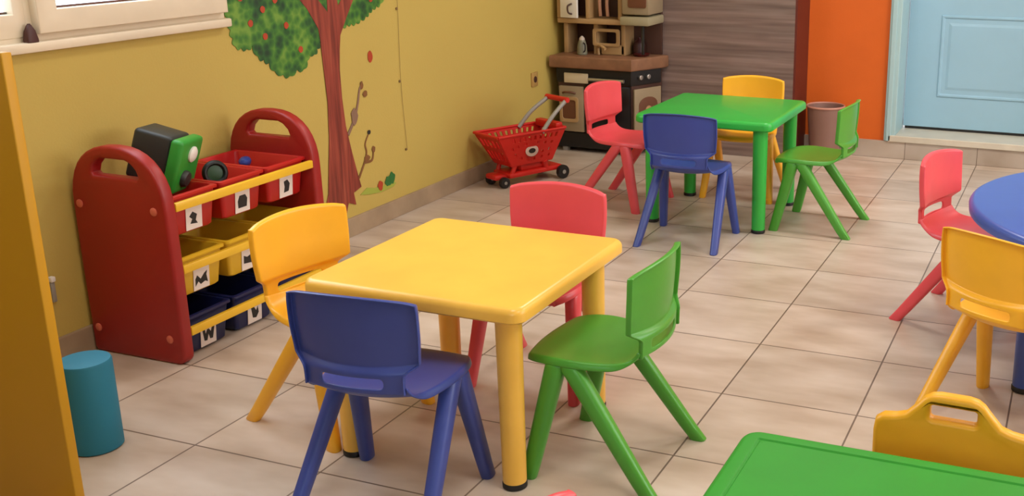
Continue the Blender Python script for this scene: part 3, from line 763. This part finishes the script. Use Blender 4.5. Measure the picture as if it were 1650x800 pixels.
# angled right wing: door with round picture, knobs
wd = Vector((XC-XB, YC-1.60, 0)).normalized(); wn = Vector((wd.y, -wd.x, 0)); wL = math.hypot(XC-XB, YC-1.60)
def wing(u, v, t): p = Vector((XB, 1.60, 0))+wd*u+wn*t; return (p.x+1.64, p.y-1.7, v)
bm = bmesh.new(); add_plate(bm, [(.012, .12), (wL-.012, .12), (wL-.012, .385), (.012, .385)], [], .0, .014, wing, bev=.004); dr = finish('cabinet_door', bm, BEIGE, kt)
arch = [(.045, .20), (wL-.045, .20)]+[(wL/2+(wL/2-.045)*math.cos(a), .29+.045*math.sin(a)) for a in [PI*i/10 for i in range(11)]]
bm = bmesh.new(); add_plate(bm, arch, [], .014, .018, wing, bev=.001); finish('arch_window', bm, BROWN, dr)
bm = bmesh.new(); add_plate(bm, [(wL/2+.026*math.cos(a), .255+.03*math.sin(a)) for a in [2*PI*i/16 for i in range(16)]], [], .018, .021, wing, bev=.001); finish('window_print', bm, TAN, dr)
for u in (.06, .12):
    bm = bmesh.new(); add_plate(bm, [(u+.014*math.cos(a), .45+.014*math.sin(a)) for a in [2*PI*i/16 for i in range(16)]], [], .004, .022, wing, bev=.003); finish('knob', bm, STEEL, kt)
# hutch
kbox('back_panel', DKBROWN, XA+.03, XC, 1.825, 1.845, .56, 1.12)
for x in (XA+.02, -1.745, -1.575): kbox('post', TAN, x, x+.028, 1.70, 1.83, .56, .745)
kbox('post', DARK, XC-.075, XC-.06, 1.70, 1.715, .56, .76, .003)
kbox('shelf', TAN, XA+.0, -1.545, 1.66, 1.84, .735, .765, .006)
for x in (XA, -1.775, -1.575): kbox('cupboard_wall', TAN, x, x+.025, 1.66, 1.84, .765, 1.10)
kbox('shelf', TAN, XA, -1.545, 1.66, 1.84, 1.10, 1.125, .006)
# open white door
M = Matrix.Translation((XA+.03+1.64, -.04, 0)) @ Matrix.Rotation(math.radians(-8), 4, 'Z')
wdoor = box('cupboard_door', WHITE, 0, .115, -.016, 0, .768, 1.095, .004, kt, M=M)
bm = bmesh.new(); add_tube(bm, [M @ Vector(p) for p in smooth_path([(.080, -.016, .790), (.068, -.034, .800), (.066, -.036, .835), (.080, -.016, .848)])], .005, 8); finish('handle', bm, DKBROWN, wdoor)
for x in (-1.70, -1.655): # utensils hanging
    bm = bmesh.new(); add_tube(bm, smooth_path([(x+1.64, .0, .78), (x+1.64, -.01, .85), (x+1.64, .0, .94)]), .010, 8, None); 
    o = finish('utensil_relief', bm, mat('pinkish_tan_plastic', (176, 130, 104), .5), kt)
bm = bmesh.new(); add_plate(bm, rrect(.085, .05, .015, 5, 0, 0), [rrect(.062, .032, .01, 5)], 0, .006, lambda u, v, t: (-1.66+u+1.64, -.01-t, .66+v), bev=.002); finish('window_frame', bm, TAN, kt)
kbox('sink_backsplash', TAN, -1.70, -1.55, 1.70, 1.72, .56, .62, .008)
# microwave and hood
mw = kbox('microwave', BEIGE, -1.535, -1.37, 1.62, 1.84, .80, .98, .010)
bm = bmesh.new(); add_plate(bm, rrect(.055, .06, .012, 5), [], 0, .006, lambda u, v, t: (-1.44+u+1.64, -.08-t, .90+v), bev=.002); finish('microwave_door', bm, BROWN, mw)
kbox('range_hood', mat('hood_grey_beige', (158, 148, 118), .45), -1.54, -1.365, 1.60, 1.84, .742, .79, .010)
# faucet arm on the counter
bm = bmesh.new(); add_tube(bm, smooth_path([(-1.715+1.64, .0, .56), (-1.715+1.64, -.005, .60), (-1.69+1.64, -.03, .615), (-1.65+1.64, -.05, .60)]), .009, 10); finish('faucet', bm, TAN, kt)
# kettle standing on the counter: its own thing
kk = empty('toy_kettle', 'grey toy kettle with pale lid standing on the toy kitchen counter', 'toy', (-1.80, 1.66, .56))
bm = bmesh.new(); add_lathe(bm, [(.026, 0), (.030, .005), (.028, .05), (.020, .078), (.016, .085)], (0, 0, 0), 24); finish('body', bm, mat('greenish_grey_plastic', (122, 120, 100), .4), kk)
bm = bmesh.new(); add_lathe(bm, [(.017, .084), (.015, .095), (.006, .105), (.003, .107)], (0, 0, 0), 20); finish('lid', bm, mat('pale_lid_plastic', (188, 174, 160), .4), kk)
bm = bmesh.new(); add_tube(bm, smooth_path([(.018, -.018, .07), (.034, -.034, .06), (.034, -.034, .03), (.020, -.022, .018)]), .004, 8); finish('handle', bm, BLACK, kk)
bm = bmesh.new(); add_lathe(bm, [(.035, 0), (.048, .012), (.050, .014), (.046, .012), (.010, .003)], (0, 0, 0), 24)
o = finish('toy_pan', bm, mat('pan_dark_red', (84, 24, 24), .4)); o.location = (-1.46, 1.73, .56); tag(o, 'dark red toy pan on the right end of the toy kitchen counter', 'toy')
bm = bmesh.new(); add_lathe(bm, [(.028, 0), (.034, .004), (.036, .05), (.028, .075), (.012, .086), (.008, .098), (.003, .1)], (0, 0, 0), 24)
o = finish('toy_pot', bm, mat('pot_maroon', (58, 24, 26), .4)); o.location = (-1.50, 1.79, .56); tag(o, 'dark maroon toy pot under the range hood of the toy kitchen', 'toy')

# ------------------------------------------------------------------ waste bin by the orange wall
wb = empty('waste_bin', 'brownish translucent waste bin behind the green chair by the orange wall', 'waste bin', (-.440, 1.985, 0))
WB = mat('mauve_brown_plastic', (150, 112, 100), .35, trans=.15)
bm = bmesh.new(); add_lathe(bm, [(.075, 0), (.080, .004), (.105, .300), (.102, .300), (.076, .008), (.02, .006)], (0, 0, 0), 36); finish('body', bm, WB, wb)
bm = bmesh.new(); n = 36; rings = [[Vector(((.106+.005*math.cos(q))*math.cos(2*PI*i/n), (.106+.005*math.cos(q))*math.sin(2*PI*i/n), .300+.006*math.sin(q))) for i in range(n)] for q in [2*PI*k/8 for k in range(9)]]
add_rings(bm, rings, False, False); finish('rim', bm, mat('pinkish_rim_plastic', (196, 140, 122), .35), wb)

# ------------------------------------------------------------------ unseen ceiling lamps, added as fill light from above
for i, (x, y, pw) in enumerate(((-.3, .6, 24), (1.7, .6, 30), (-.1, -2.4, 16), (1.9, -2.4, 22))):
    t = empty('added_fill_lamp', 'added square white fill lamp on the ceiling, out of view', 'lamp', (x, y, H), 0, 'added ceiling fill lamps')
    box('housing', WHITE, -.3, .3, -.3, .3, -.05, 0, .005, t)
    area('added_fill_light', (x, y, H-.06), (x, y, 0), .55, .55, pw, (1, .95, .88)).parent = None
